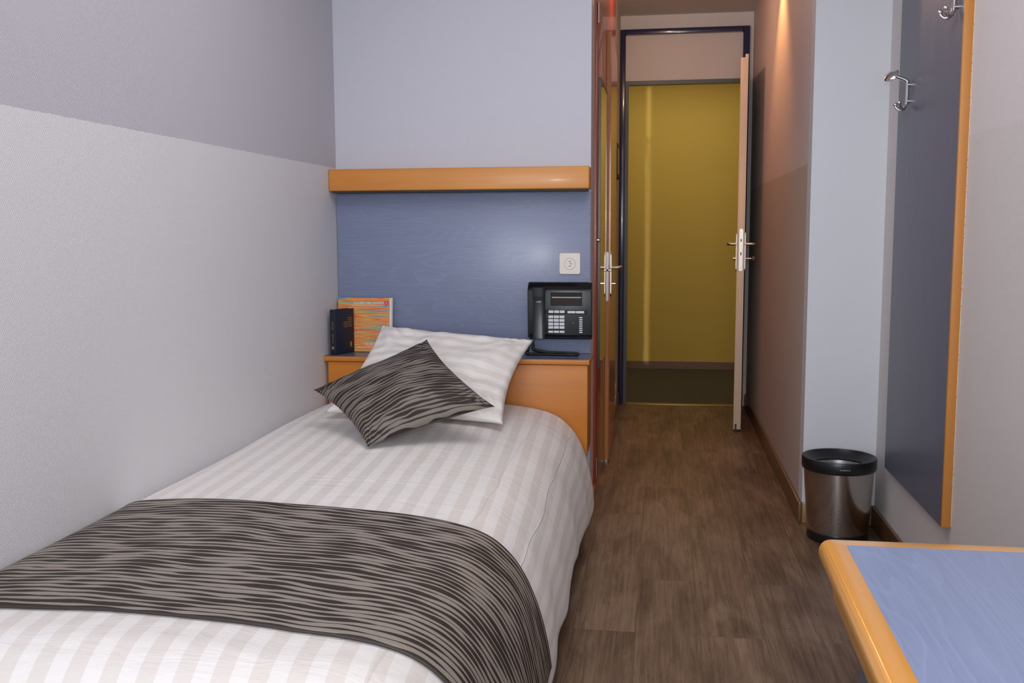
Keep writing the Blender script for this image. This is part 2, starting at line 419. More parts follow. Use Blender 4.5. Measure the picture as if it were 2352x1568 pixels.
# ------------------------------------------------------------------ room shell
XL, XR, YH = -1.333, .850, 3.988
XC, XCR, YP, YD = -.280, .571, 4.006, 6.69
YW, ZC = -1.70, 2.56
T = .12
struct(box('floor', (XL-T, XR+T, YW-T, YD-.02, -.06, 0), MT['floor']))
struct(box('floor.001', (-2.2, 2.4, YD-.02, 8.60, -.06, 0), MT['carpet']))
struct(box('ceiling', (XL-T, XR+T, YW-T, YD+.10, ZC, ZC+.1), MT['ceiling']))
struct(box('ceiling.001', (-2.2, 2.4, YD+.10, 8.60, ZC, ZC+.1), MT['ceiling']))
struct(box('wall_left', (XL-T, XL, YW-T, YH+.10, 0, ZC), MT['wall_left']))
struct(box('wall_right', (XR, XR+T, YW-T, YP+.10, 0, ZC), MT['wall_right']))
struct(box('wall_head', (XL, XC-.0, YH, YH+.10, 0, ZC), MT['wall_head']))
struct(box('wall_corridor_left', (XC-.10, XC, YH+.10, YD, 0, ZC), MT['wall_corr_left']))
struct(box('wall_corridor_right', (XCR, XCR+.10, YP+.10, YD, 0, ZC), MT['wall_corr']))
struct(box('wall_pier', (XCR, XR, YP, YP+.10, 0, ZC), MT['pier']))
struct(box('wall_hallway', (-2.2, 2.4, 8.46, 8.60, 0, ZC), MT['yellow']))
struct(box('wall_hallway_left', (-2.3, -2.2, YD, 8.60, 0, ZC), MT['yellow']))
struct(box('wall_hallway_right', (2.4, 2.5, YD, 8.60, 0, ZC), MT['yellow']))
struct(box('wall_entry_left', (-2.2, XC-.005, YD, YD+.10, 0, ZC), MT['ceiling']))
struct(box('wall_entry_right', (XCR-.025, 2.4, YD, YD+.10, 0, ZC), MT['ceiling']))
struct(box('wall_entry_above', (XC-.005, XCR-.025, YD, YD+.10, 2.475, ZC), MT['ceiling']))
# window wall behind the camera: four pieces of one wall, framed window
bm = bmesh.new()
for d in ((XL, -1.15, 0, ZC), (.45, XR, 0, ZC), (-1.15, .45, 0, .85), (-1.15, .45, 2.25, ZC)):
    add_box(bm, d[0], d[1], YW-T, YW, d[2], d[3])
struct(finish('wall_window', bm, MT['wall_head']))
wn = empty('window_1', (-.35, YW-.06, .85), kind='structure')
bm = bmesh.new()
for d in ((-1.15, -1.09, .85, 2.25), (.39, .45, .85, 2.25), (-1.09, .39, .85, .91), (-1.09, .39, 2.19, 2.25), (-.38, -.32, .91, 2.19)):
    add_box(bm, d[0], d[1], YW-.09, YW-.03, d[2], d[3])
finish('window_frame', bm, MT['white'], wn)
# skirtings
struct(box('baseboard_head', (-.345, XC+.012, YH-.014, YH, 0, .085), MT['skirt'], bev=.003))
bm = bmesh.new(); add_box(bm, XC, XC+.012, YH, 4.185, 0, .085, bev=.003)
struct(finish('baseboard_corner', bm, MT['skirt'], smooth=35))
struct(box('baseboard_corridor_left', (XC, XC+.012, 5.88, YD-.03, 0, .085), MT['skirt_y'], bev=.003))
struct(box('baseboard_corridor_right', (XCR-.014, XCR, YP-.014, YD-.03, 0, .085), MT['skirt_y'], bev=.003))
struct(box('baseboard_pier', (XCR, XR-.014, YP-.014, YP, 0, .085), MT['skirt'], bev=.003))
struct(box('baseboard_right', (XR-.014, XR, YW, YP-.014, 0, .085), MT['skirt_y'], bev=.003))
struct(box('baseboard_hallway', (-2.2, 2.4, 8.447, 8.46, 0, .062), plain('brown hallway skirting', (.22, .115, .07), .4)))
# entry door frame (navy steel), transom and threshold
bm = bmesh.new()
add_box(bm, XC-.004, XC+.036, YD-.03, YD+.06, 0, 2.47, bev=.004)
add_box(bm, XCR-.066, XCR-.024, YD-.03, YD+.06, 0, 2.47, bev=.004)
add_box(bm, XC+.036, XCR-.066, YD-.03, YD+.06, 2.437, 2.47, bev=.004)
struct(finish('trim_1', bm, MT['navy'], smooth=35))
bm = bmesh.new()
add_box(bm, XC+.036, XC+.056, YD+.0, YD+.06, 0, 2.12)
add_box(bm, XC+.036, XCR-.066, YD-.0, YD+.06, 2.12, 2.145)
struct(finish('trim_2', bm, MT['greyframe']))
struct(box('trim_3', (XC+.036, XCR-.066, YD+.012, YD+.05, 2.145, 2.437), MT['transom']))
struct(box('trim_4', (XC+.03, XCR-.06, YD-.04, YD+.02, 0, .006), MT['brass'], bev=.002))

# ------------------------------------------------------------------ door hardware
def lever(parent, p, side, along, name='door_handle', L_=.115, out=.052, mat='brushed'):
    """p: point on the door face at the spindle; side: outward unit; along: unit towards lever tip"""
    p = Vector(p); s = Vector(side); a = Vector(along)
    bm = bmesh.new()
    add_tube(bm, smooth_path([p, p+s*out*.8, p+s*out+a*.012, p+s*out+a*L_*.5, p+s*out+a*L_]), .0085, 14)
    add_tube(bm, [p, p+s*.008], .019, 20)
    return finish(name, bm, MT[mat], parent, 50)
def shield(parent, c, side, along, z0, z1, name='handle_plate', half=.018, th=.006, mat='brushed'):
    c = Vector(c); s = Vector(side); a = Vector(along)
    bm = bmesh.new(); n = 10; loop = []
    for k in range(n+1):
        t = PI*k/n; loop.append((math.cos(t)*half, z1-half+math.sin(t)*half))
    for k in range(n+1):
        t = PI+PI*k/n; loop.append((math.cos(t)*half, z0+half+math.sin(t)*half))
    lo = [bm.verts.new(Vector((c.x, c.y, 0))+a*q+Vector((0, 0, z))) for q, z in loop]
    hi = [bm.verts.new(v.co+s*th) for v in lo]
    bm.faces.new(lo[::-1]); bm.faces.new(hi)
    for k in range(len(lo)): bm.faces.new((lo[k], lo[(k+1) % len(lo)], hi[(k+1) % len(lo)], hi[k]))
    return finish(name, bm, MT[mat], parent)

# entry door leaf standing open against the right corridor wall
P0 = Vector((.430, 5.82, 0)); P1 = Vector((.495, 6.655, 0))
dA = (P1-P0).normalized(); nR = Vector((dA.y, -dA.x, 0))       # nR: towards the corridor wall
d1 = empty('door_1', (P1.x, P1.y, 0), kind='structure')
def leafbox(bm, a0, a1, n0, n1, z0, z1, bev=0):
    m = Matrix(((dA.x, nR.x, 0, P0.x), (dA.y, nR.y, 0, P0.y), (0, 0, 1, 0), (0, 0, 0, 1)))
    add_box(bm, a0, a1, n0, n1, z0, z1, bev=bev, mat=m)
bm = bmesh.new(); leafbox(bm, 0, .83, .0, .042, .012, 2.132, .002)
leafbox(bm, -.0005, .83, .024, .0425, 2.128, 2.150, .001)
finish('door_leaf', bm, MT['doorpaint'], d1, 35)
bm = bmesh.new(); leafbox(bm, .004, .82, -.0012, .0, .014, 2.130); finish('door_face', bm, MT['yellow'], d1)
bm = bmesh.new(); leafbox(bm, -.0005, .002, .008, .018, .0, .045); leafbox(bm, .0, .80, .008, .03, .003, .014)
finish('bottom_seal', bm, MT['dark'], d1)
pc = P0-dA*.0
# lock front plate on the leaf's edge with latch and bolt slots
ed = -dA
shield(d1, P0+nR*.022, ed, nR, .935, 1.178, 'lock_plate', half=.0105, th=.0022)
for z, h in ((1.112, .016), (1.035, .018)):
    q = P0+nR*.022+ed*.0022; bm = bmesh.new()
    add_box(bm, -.003, .003, -.0006, .0006, z-h/2, z+h/2, mat=Matrix(((nR.x, ed.x, 0, q.x), (nR.y, ed.y, 0, q.y), (0, 0, 1, 0), (0, 0, 0, 1))))
    finish('latch_slot', bm, MT['dark'], d1)
for sgn, base in ((-1, P0+dA*.055), (1, P0+dA*.055+nR*.042)):
    shield(d1, base, nR*sgn, dA, .93, 1.16)
    lever(d1, base+Vector((0, 0, 1.09)), nR*sgn, dA, out=.050 if sgn < 0 else .060)
bm = bmesh.new(); q = P0+dA*.055+nR*.042+Vector((0, 0, 1.006))
add_tube(bm, [q, q+nR*.045], .006, 12); add_tube(bm, [q+nR*.04, q+nR*.046, q+nR*.055, q+nR*.062], .014, 18, rfun=lambda t: .009+.008*math.sin(PI*min(1, t*1.1)))
finish('thumb_turn', bm, MT['brushed'], d1, 50)
bm = bmesh.new(); q = P0+dA*.055-nR*.0+Vector((0, 0, 1.006)); add_tube(bm, [q, q-nR*.022], .009, 14)
finish('key_cylinder', bm, MT['brushed'], d1, 50)

# red cupboard front in the corridor's left wall, with hinges and a tall mirror
d2 = empty('door_2', (XC, 4.36, 0), kind='structure')
box('door_panel', (XC, XC+.010, 4.20, 4.86, .06, 2.11), MT['red'], d2, bev=.002)
box('door_frame', (XC, XC+.006, 4.19, 5.86, 0.0, ZC-.005), MT['red'], d2)
for z in (.15, 2.06):
    tube('hinge', [(XC+.014, 4.205, z-.04), (XC+.014, 4.205, z+.04)], .006, MT['brushed'], d2)
mg = box('mirror', (XC+.013, XC+.018, 4.318, 4.80, .575, 1.81), MT['mirror'], d2)
bm = bmesh.new()
add_box(bm, XC+.010, XC+.0195, 4.302, 4.318, .57, 1.815)
add_box(bm, XC+.010, XC+.013, 4.318, 4.80, .575, 1.81)
add_box(bm, XC+.010, XC+.0195, 4.318, 4.80, 1.81, 1.82)
finish('mirror_frame', bm, MT['black'], mg)
tube('door_knob', [(XC+.010, 4.262, 1.13), (XC+.018, 4.262, 1.13)], .008, MT['chrome'], d2)

# bathroom door, a hand's breadth ajar, its beech edge towards the room
d3 = empty('door_3', (XC, 5.72, 0), kind='structure')
A0 = Vector((-.262, 4.95, 0)); A1 = Vector((-.268, 5.72, 0)); aD = (A1-A0).normalized(); aN = Vector((aD.y, -aD.x, 0))
def bath(bm, a0, a1, n0, n1, z0, z1, bev=0):
    m = Matrix(((aD.x, aN.x, 0, A0.x), (aD.y, aN.y, 0, A0.y), (0, 0, 1, 0), (0, 0, 0, 1)))
    add_box(bm, a0, a1, n0, n1, z0, z1, bev=bev, mat=m)
bm = bmesh.new(); bath(bm, 0, .77, -.011, .006, .01, 2.13); finish('door_edge', bm, MT['beech_z'], d3)
bm = bmesh.new(); bath(bm, .004, .77, .006, .012, .01, 2.13); finish('door_face', bm, MT['orange_leaf'], d3)
bm = bmesh.new(); bath(bm, -.004, .02, -.010, .006, .0, .012); finish('bottom_seal', bm, MT['brushed'], d3)
shield(d3, A0-aN*.0025, -aD, aN, .82, 1.065, 'lock_plate', half=.0065, th=.002, mat='brushed')
shield(d3, A0+aD*.04+aN*.012, aN, aD, .84, 1.065)
lever(d3, A0+aD*.04+aN*.012+Vector((0, 0, .985)), aN, aD, out=.048)
q = A0+aN*.0-aD*.0005+Vector((0, 0, .975))
tube('latch', [q-aD*.012-aN*.008, q-aD*.012+aN*.016], .0055, MT['chrome'], d3)
q = A0+aD*.04+aN*.012+Vector((0, 0, .905)); tube('thumb_turn', [q, q+aN*.026], .006, MT['chrome'], d3)

# switches and sockets in the corridor
def plate(name, x, y0, y1, z0, z1, label, cat, mat='cream', n=1):
    e = empty(name, (x, (y0+y1)/2, z0), label, cat)
    box('cover_plate', (x, x+.010, y0, y1, z0, z1), MT[mat], e, bev=.003)
    for k in range(n):
        h = (z1-z0)/n
        box('rocker', (x+.010, x+.013, y0+.012, y1-.012, z0+h*k+.012, z0+h*(k+1)-.012), MT['white'], e, bev=.002)
    return e
plate('wall_socket', XC, 5.98, 6.10, .10, .24, 'small cream double socket low on the corridor wall past the bathroom door', 'socket', n=2)
plate('light_switch', XC, 5.93, 6.06, 1.86, 1.97, 'small pale switch box high on the corridor wall just beyond the bathroom door', 'switch')
e = empty('wall_notice', (XC, 6.2, 1.50), 'narrow dark-framed notice on the corridor wall next to the entry door frame', 'notice')
box('frame', (XC, XC+.012, 6.12, 6.36, 1.49, 1.70), MT['dark'], e, bev=.002)
box('sheet', (XC+.012, XC+.0135, 6.145, 6.335, 1.515, 1.675), plain('yellowed paper', (.55, .45, .25), .6), e)
for k, (x, y) in enumerate(((.43, 5.10), (-.08, 5.40))):
    e = empty('downlight', (x, y, ZC), ['round recessed halogen downlight in the corridor ceiling beside the right wall', 'round recessed halogen downlight in the corridor ceiling beside the red door front'][k], 'downlight', None)
    lathe('trim_ring', [(.030, 0), (.042, 0), (.042, -.006), (.030, -.004), (.030, 0)], (x, y, ZC), MT['brushed'], e)

# ------------------------------------------------------------------ headboard wall: panel, shelf, cabinet, socket
tag(box('headboard', (XL+.004, -.281, YH-.012, YH-.0002, .6765, 1.325), MT['blue_x'], bev=.001, origin=None),
    'blue wood-grain wall panel behind the bed head, between shelf and cabinet', 'headboard')
sh = empty('wall_shelf', (-.8, YH, 1.33), 'beech ledge with rounded ends along the top of the blue headboard panel', 'shelf')
box('shelf_board', (XL+.001, -.279, YH-.100, YH, 1.333, 1.420), MT['beech_x'], sh, bev=.005, seg=3)
box('shadow_gap', (XL+.012, -.290, YH-.088, YH, 1.326, 1.333), MT['dark'], sh)
cb = empty('headboard_cabinet', (-.8, 3.90, .31), 'low beech cabinet with blue top, mounted behind the pillows at the bed head', 'cabinet')
box('cabinet_body', (XL+.014, -.276, 3.790, YH-.001, .305, .652), MT['beech_front'], cb, bev=.0015)
box('top_board', (XL+.001, -.268, 3.780, YH-.001, .655, .674), MT['beech_front'], cb, bev=.002)
box('cabinet_top', (XL+.002, -.270, 3.783, YH-.001, .6742, .6756), plain('slate blue top', (.12, .135, .20), .28), cb)

sk = empty('power_socket', (-.361, YH-.012, 1.04), 'white square power socket on the blue panel, above the telephone', 'socket')
yS = YH-.012
cx, cz = -.3615, 1.039
bm = bmesh.new()
def rrect(cx, cz, h, r, n=6):
    out = []
    for qx, qz, a0 in ((1, 1, 0), (-1, 1, 90), (-1, -1, 180), (1, -1, 270)):
        for k in range(n+1):
            a = math.radians(a0+90*k/n); out.append((cx+qx*(h-r)+r*math.cos(a), cz+qz*(h-r)+r*math.sin(a)))
    return out
def prism(bm, loop, y0, y1, inset=0):
    c = Vector((sum(p[0] for p in loop)/len(loop), 0, sum(p[1] for p in loop)/len(loop)))
    a = [bm.verts.new((x, y0, z)) for x, z in loop]
    b2 = [bm.verts.new((x+(c.x-x)*inset, y1, z+(c.z-z)*inset)) for x, z in loop]
    bm.faces.new(a); bm.faces.new(b2[::-1])
    for k in range(len(a)): bm.faces.new((a[k], b2[k], b2[(k+1) % len(a)], a[(k+1) % len(a)]))
prism(bm, rrect(cx, cz, .0435, .008), yS, yS-.009, .05)
finish('cover_plate', bm, MT['cream'], sk)
lathe('socket_insert', [(0, -.0095), (.021, -.0095), (.0225, -.011), (.0235, -.0095), (.0235, -.008)], (cx, yS, cz), MT['cream'], sk, axis='Y')
bm = bmesh.new()
hexl = [(cx+.0155*math.cos(math.radians(60*k+0)), cz+.0125*math.sin(math.radians(60*k+0))) for k in range(6)]
prism(bm, hexl, yS-.0092, yS-.0104, .1)
finish('socket_face', bm, MT['cream'], sk)
for dx, dz in ((0, .0095), (.003, 0), (0, -.0095)):
    tube('contact_hole', [(cx+dx, yS-.0100, cz+dz), (cx+dx, yS-.0110, cz+dz)], .0022, MT['dark'], sk)
for dz in (.019, -.019):
    tube('screw', [(cx, yS-.009, cz+dz), (cx, yS-.0115, cz+dz)], .0018, MT['brushed'], sk)

# ------------------------------------------------------------------ telephone on the wall panel
ph = empty('desk_telephone', (-.40, YH-.012, .73), 'black office telephone mounted on the blue panel at the bed head', 'telephone')
PX0, PX1, PZ0, PZ1 = -.531, -.270, .738, .966
yb = YH-.012
def slab(name, x0, x1, z0, z1, f0, f1, mat, parent, back=None, bev=.003):
    """front face leans: distance from the wall f0 at the bottom, f1 at the top"""
    bm = bmesh.new(); vs = add_box(bm, x0, x1, 0, 1, z0, z1)
    for v in vs:
        t = (v.co.z-z0)/(z1-z0); fr = f0+(f1-f0)*t
        v.co.y = (yb-fr) if v.co.y < .5 else (yb-(back if back is not None else 0))
    if bev: bmesh.ops.bevel(bm, geom=list(bm.edges), offset=bev, segments=2, profile=.5, affect='EDGES')
    return finish(name, bm, mat, parent, 35)
slab('phone_body', PX0+.004, PX1, PZ0+.004, PZ1-.028, .050, .062, MT['phone'], ph, bev=.005)
slab('top_hood', PX0+.004, PX1, PZ1-.034, PZ1, .064, .030, MT['phone_dark'], ph, bev=.005)
slab('bottom_lip', PX0+.010, PX1, PZ0, PZ0+.020, .045, .056, MT['phone_dark'], ph, bev=.004)
# handset: bulged bar with ear and mouth pieces
bm = bmesh.new(); n = 26
hx = (-.505, -.452)
rings = []
for i in range(n+1):
    t = i/n; z = PZ0+.006+(PZ1-.020-PZ0-.006)*t
    bow = .030+.012*(1-math.sin(PI*t)) + (.006 if t > .8 else 0)
    half = .0265-.0025*math.sin(PI*t)
    fy = yb-.056-bow*.75
    ring = []
    m_ = 14
    for k in range(m_+1):
        a = PI*k/m_
        ring.append(bm.verts.new(((hx[0]+hx[1])/2-half*math.copysign(abs(math.cos(a))**.45, math.cos(a)), fy+(.030*(1-math.sin(a)**.5)), z)))
    ring.append(bm.verts.new(((hx[0]+hx[1])/2+half, yb-.045, z))); ring.append(bm.verts.new(((hx[0]+hx[1])/2-half, yb-.045, z)))
    rings.append(ring)
for a, b2 in zip(rings, rings[1:]):
    for k in range(len(a)): bm.faces.new((a[k], a[(k+1) % len(a)], b2[(k+1) % len(a)], b2[k]))
bm.faces.new(rings[0]); bm.faces.new(rings[-1][::-1])
hs = finish('handset', bm, MT['phone'], ph, 50)
text('brand_lettering', 'unify', .0085, MT['white'], hs, (-.4785, yb-.0825, .888), (1, 0, 0), (0, 0, 1), 'CENTER', sx=1.15)
yf = lambda z: yb-(.050+.012*(z-PZ0)/(PZ1-PZ0-.03))
def fx(px): return -.531+(px-1211)/(1355-1211)*.2595
def fz(py): return .738+(785-py)/(785-651)*.228
def onface(name, px0, px1, py0, py1, th, mat, bev=.001):
    x0, x1, z0, z1 = fx(px0), fx(px1), fz(py1), fz(py0)
    bm = bmesh.new(); vs = add_box(bm, x0, x1, 0, 1, z0, z1)
    for v in vs: v.co.y = yf(v.co.z)-th if v.co.y < .5 else yf(v.co.z)+.002
    if bev: bmesh.ops.bevel(bm, geom=list(bm.edges), offset=bev, segments=1, affect='EDGES')
    return finish(name, bm, mat, ph)
onface('display_bezel', 1265, 1335, 674, 705.5, .0015, MT['phone_dark'])
onface('display', 1270, 1330, 688, 702, .0022, MT['display'], 0)
onface('display_strip', 1268, 1333, 684.5, 687, .0026, MT['textgrey'], 0)
onface('key_strip', 1253, 1346, 715.5, 725, .0012, MT['phone_dark'])
keys = []
for k in range(3): keys.append((1260.5+12.5*k, 1271.5+12.5*k, 716.5, 722.5))
for k in range(2): keys.append((1302.5+19*k, 1320.5+19*k, 717.5, 723))
for r, py in enumerate((728.5, 737, 745.5, 753.5, 764.5)):
    for k in range(3): keys.append((1260+12.4*k, 1271+12.4*k, py, py+(6.3 if r < 4 else 5.2)))
for k in range(8): keys.append((1328.5, 1335.8, 731.8+5.0*k, 734.6+5.0*k))
for q in keys: onface('key', *q, .0030, MT['key'], .0006)
onface('indicator', 1314.5, 1316, 744.5, 746, .001, MT['key'], 0)
# coiled cord lying on the cabinet top
yc_ = 3.895
path = smooth_path([(-.500, yb-.05, .742), (-.504, yb-.055, .72), (-.500, 3.90, .700), (-.470, 3.885, .694), (-.43, 3.88, .690), (-.36, 3.885, .688), (-.325, 3.875, .687),
                    (-.322, 3.855, .686), (-.345, 3.845, .686), (-.42, 3.845, .686), (-.50, 3.850, .686), (-.522, 3.865, .688), (-.520, 3.90, .700), (-.512, yb-.045, .735)], 22)
path2 = []
bm = bmesh.new(); acc = 0; hel = []
dense = []
for i in range(len(path)-1):
    for k in range(6): dense.append(path[i].lerp(path[i+1], k/6))
dense.append(path[-1])
for i in range(len(dense)):
    d = (dense[min(i+1, len(dense)-1)]-dense[max(i-1, 0)]).normalized()
    if i: acc += (dense[i]-dense[i-1]).length
    a = d.cross(Vector((0, 0, 1)))
    a = a.normalized() if a.length > .05 else Vector((1, 0, 0)); c = d.cross(a)
    t = i/(len(dense)-1); r = .0052 if .10 < t < .88 else .0052*max(0, min(1, (t/.10 if t < .5 else (1-t)/.12)))**2
    an = acc/.0036*2*PI
    hel.append(dense[i]+(a*math.cos(an)+c*math.sin(an))*r)
add_tube(bm, hel, .0017, 6)
finish('coiled_cord', bm, MT['black'], ph, 60)

# ------------------------------------------------------------------ books on the cabinet
zt = .6757
bk = empty('picture_book', (-1.21, 3.93, zt), 'square softcover book with multicoloured streaks, propped against the blue panel', 'book')
X0, X1, H = -1.322, -1.092, .222
lean = .09
def leanm(y0): return Matrix(((1, 0, 0, 0), (0, math.cos(lean), math.sin(lean), y0), (0, -math.sin(lean), math.cos(lean), zt+.002), (0, 0, 0, 1)))
Lm = leanm(3.925)
bm = bmesh.new(); add_box(bm, X0, X1-.010, .0, .0012, 0, H, mat=Lm); finish('front_cover', bm, MT['streaks'], bk)
bm = bmesh.new(); add_box(bm, X0+.001, X1-.001, .0012, .014, .002, H-.001, mat=Lm); finish('pages', bm, MT['paper'], bk)
bm = bmesh.new(); add_box(bm, X0, X1, .014, .0155, 0, H, mat=Lm); finish('back_cover', bm, MT['white'], bk)
bm = bmesh.new(); add_box(bm, X1-.010, X1, -.0002, .0012, 0, H, mat=Lm); finish('cover_margin', bm, MT['paper'], bk)
Xd = (1, 0, 0); Yd = (0, math.sin(lean), math.cos(lean))
def onbook(px, py):   # cover point from fractions of width and height
    p = Lm @ Vector((X0+(X1-.010-X0)*px, -.0006, H*py)); return p
text('title_lettering', 'GLAUBEN UND HANDELN', .0125, MT['white'], bk, onbook(.885, .885), Xd, Yd, 'RIGHT', sx=.86)
text('subtitle_lettering', 'DIE GESCHICHTE DER HEILSARMEE IN DER SCHWEIZ', .0072, MT['white'], bk, onbook(.885, .845), Xd, Yd, 'RIGHT', sx=.80)
text('title_lettering', 'CROIRE ET AGIR', .0125, MT['white'], bk, onbook(.885, .115), Xd, Yd, 'RIGHT', sx=.86)
text('subtitle_lettering', "L'HISTOIRE DE L'ARMÉE DU SALUT EN SUISSE", .0070, MT['white'], bk, onbook(.885, .072), Xd, Yd, 'RIGHT', sx=.80)
bm = bmesh.new()
c0 = onbook(.94, .905)
pts = [(-.0085, .009), (.0085, .009), (.0085, -.002), (0, -.011), (-.0085, -.002)]
vs = [bm.verts.new(Vector(c0)+Vector((x, math.sin(lean)*z, math.cos(lean)*z))) for x, z in pts]
f = bm.faces.new(vs); r = bmesh.ops.extrude_face_region(bm, geom=[f])
bmesh.ops.translate(bm, verts=[v for v in r['geom'] if isinstance(v, bmesh.types.BMVert)], vec=(0, .0005, 0))
cr_ = finish('shield_emblem', bm, MT['crest'], bk)
text('emblem_lettering', 'S', .013, MT['paper'], cr_, Vector(c0)+Vector((0, -.0006, -.0045)), Xd, Yd, 'CENTER')

nb = empty('bible', (-1.28, 3.86, zt), 'small navy hardback with gold lettering, standing upright in the corner by the wall', 'book')
B0 = Vector((-1.2905, 3.812, 0)); B1 = Vector((-1.2495, 3.92, 0))      # near and far ends of the right-hand cover
bD = (B1-B0).normalized(); bN = Vector((bD.y, -bD.x, 0))     # bN to the right (+x)
BW, BH, BT = (B1-B0).length, .182, .028
Bm = Matrix(((bD.x, bN.x, 0, B0.x), (bD.y, bN.y, 0, B0.y), (0, 0, 1, zt), (0, 0, 0, 1)))
def bb(name, d, mat, bev=0):
    bm = bmesh.new(); add_box(bm, *d, bev=bev, mat=Bm); return finish(name, bm, mat, nb, 35)
bb('front_cover', (0, BW, -.0022, 0, 0, BH), MT['navybook'], .0006)
bb('back_cover', (0, BW, -BT, -BT+.0022, 0, BH), MT['navybook'], .0006)
bb('spine', (-.003, .002, -BT, 0, 0, BH), MT['navybook'], .002)
bb('pages', (.002, BW-.003, -BT+.0022, -.0022, .003, BH-.003), MT['paper'])
for k, s in enumerate(('LE NOUVEAU', 'TESTAMENT', 'DAS NEUE TESTAMENT', 'IL NUOVO TESTAMENTO', 'THE NEW TESTAMENT')):
    p = B0+bD*(BW*.90)+bN*.0003+Vector((0, 0, zt+.142-.0085*k))
    text('title_lettering', s, .0075, MT['gold'], nb, p, bD, (0, 0, 1), 'RIGHT', sx=.68)
p = B0+bD*(BW*.82)+bN*.0003+Vector((0, 0, zt+.032))
bm = bmesh.new(); add_box(bm, BW*.78, BW*.86, 0, .0005, .026, .046, bev=.0002, mat=Bm); finish('jar_emblem', bm, MT['gold'], nb)
sX = Vector((0, 0, 1))
for q, s in ((.105, 'TESTAMENT'), (.052, 'LE NOUVEAU')):
    text('spine_lettering', s, .010, MT['gold'], nb, B0-bD*.0033-bN*(BT*.38)+Vector((0, 0, zt+q-.005)), (0, 0, 1), -bN, 'LEFT', sx=.66)
bm = bmesh.new(); add_box(bm, -.0036, -.003, -BT*.72, -BT*.32, .022, .034, mat=Bm); finish('spine_emblem', bm, MT['gold'], nb)

# ------------------------------------------------------------------ bed
PROF = [(-1.327, .30), (-1.326, .44), (-1.315, .478), (-1.28, .499), (-1.20, .508), (-1.12, .512), (-.95, .515), (-.80, .512), (-.66, .505), (-.56, .495), (-.48, .482), (-.42, .466),
        (-.375, .443), (-.335, .406), (-.305, .360), (-.282, .305), (-.265, .245), (-.253, .18), (-.246, .11), (-.246, .09)]
pp = smooth_path([(x, 0, z) for x, z in PROF], 10)
al = [0]
for a, b2 in zip(pp, pp[1:]): al.append(al[-1]+(b2-a).length)
def prof(s):
    """point and outward normal on the duvet cross-section at arc length s"""
    s = max(0, min(al[-1], s))
    import bisect
    i = min(max(bisect.bisect_right(al, s)-1, 0), len(pp)-2)
    t = (s-al[i])/max(1e-9, al[i+1]-al[i]); p = pp[i].lerp(pp[i+1], t); d = (pp[i+1]-pp[i]).normalized()
    return p.x, p.z, -d.z, d.x
STOT = al[-1]
YHEAD = 3.772
def bedpoint(s, y, off=0.0):
    x, z, nx, nz = prof(s)
    side = max(0, min(1, (s-1.0)/.35))            # 1 on the hanging side
    wr = noise.noise(Vector((s*2.2, y*1.6, 0)))*.008*(1-side)+noise.noise(Vector((s*6, y*4.0, 3)))*.0022
    fold = side*(math.sin(y*7.0+1.1)*.004+noise.noise(Vector((s*1.5, y*4.5, 8)))*.012)
    lw = max(0, min(1, s/.12))
    d = (wr+fold)*lw
    if y > 3.45 and side > 0: d -= side*(y-3.45)*.01
    # fuller towards the foot
    ff = max(0, min(1, (1.9-y)/.5))*.012*math.sin(PI*min(1, max(0, (s-.9)/.5)))
    d += ff
    # foot end rolls down
    yy, zz = y, z+nz*(d+off); xx = x+nx*(d+off)
    return xx, yy, zz
YF = 1.46
def bedpath(v, off=0.0):
    """v: length from the head; returns (y, k) with k the height factor over the foot roll"""
    y = YHEAD-v
    if y >= YF: return y, 1.0
    a = (YF-y)/.40
    if a < 1.0:
        t = a*PI/2; return YF-.17*math.sin(t), 1-.34*(1-math.cos(t))
    return YF-.17-.012*(a-1), max(.05, .66-(a-1)*.42)
def cloth(name, s0, s1, v0, v1, ns, nv, off, mat, parent=None, hem=None, thick=.004):
    bm = bmesh.new(); uvl = bm.loops.layers.uv.new('UVMap'); G = []; UV = {}
    for j in range(nv+1):
        row = []
        v = v0+(v1-v0)*j/nv
        for i in range(ns+1):
            e = hem(v) if hem else 0
            s = s0+(s1+e-s0)*i/ns
            y, k = bedpath(v)
            xx, yy, zz = bedpoint(s, max(y, YF-.2), off)
            if k < 1: zz = .06+(zz-.06)*k+0; 
            if off and k < 1: yy -= 0
            vert = bm.verts.new((xx, (yy if k == 1.0 else y) - (off if k < .95 else 0), zz)); UV[vert] = (s, v); row.append(vert)
        G.append(row)
    for j in range(nv):
        for i in range(ns):
            f = bm.faces.new((G[j][i], G[j][i+1], G[j+1][i+1], G[j+1][i]))
            for l in f.loops: l[uvl].uv = UV[l.vert]
    o = finish(name, bm, mat, parent, 180)
    md = o.modifiers.new('thickness', 'SOLIDIFY'); md.thickness = thick; md.offset = -1
    return o
bed = empty('single_bed', (-.83, 2.6, 0), 'single bed base and mattress hidden under the striped duvet along the left wall', 'bed')
box('bed_frame', (-1.30, -.36, 1.42, 3.765, .12, .24), MT['beech_x'], bed, bev=.004)
box('mattress', (-1.30, -.40, 1.44, 3.76, .24, .445), MT['sheet'], bed, bev=.04, seg=4)
for x in (-1.26, -.42):
    for y in (1.52, 3.66): box('leg', (x-.025, x+.025, y-.025, y+.025, 0, .12), MT['beech_z'], bed)
duv = cloth('duvet', .0, STOT, 0, 2.31+.55, 150, 260, 0, MT['duvet'],
            hem=lambda v: -.035+.02*math.sin(v*5+.5)+.012*math.sin(v*13))
tag(duv, 'white duvet with beige satin stripes covering the bed beneath the dark runner', 'duvet')
run = cloth('bed_runner', .11, STOT-.055, YHEAD-2.225, YHEAD-1.525, 170, 70, .0065, MT['runner'], thick=.004)
tag(run, 'dark brown and taupe wave-patterned runner laid across the foot of the bed', 'bed runner')

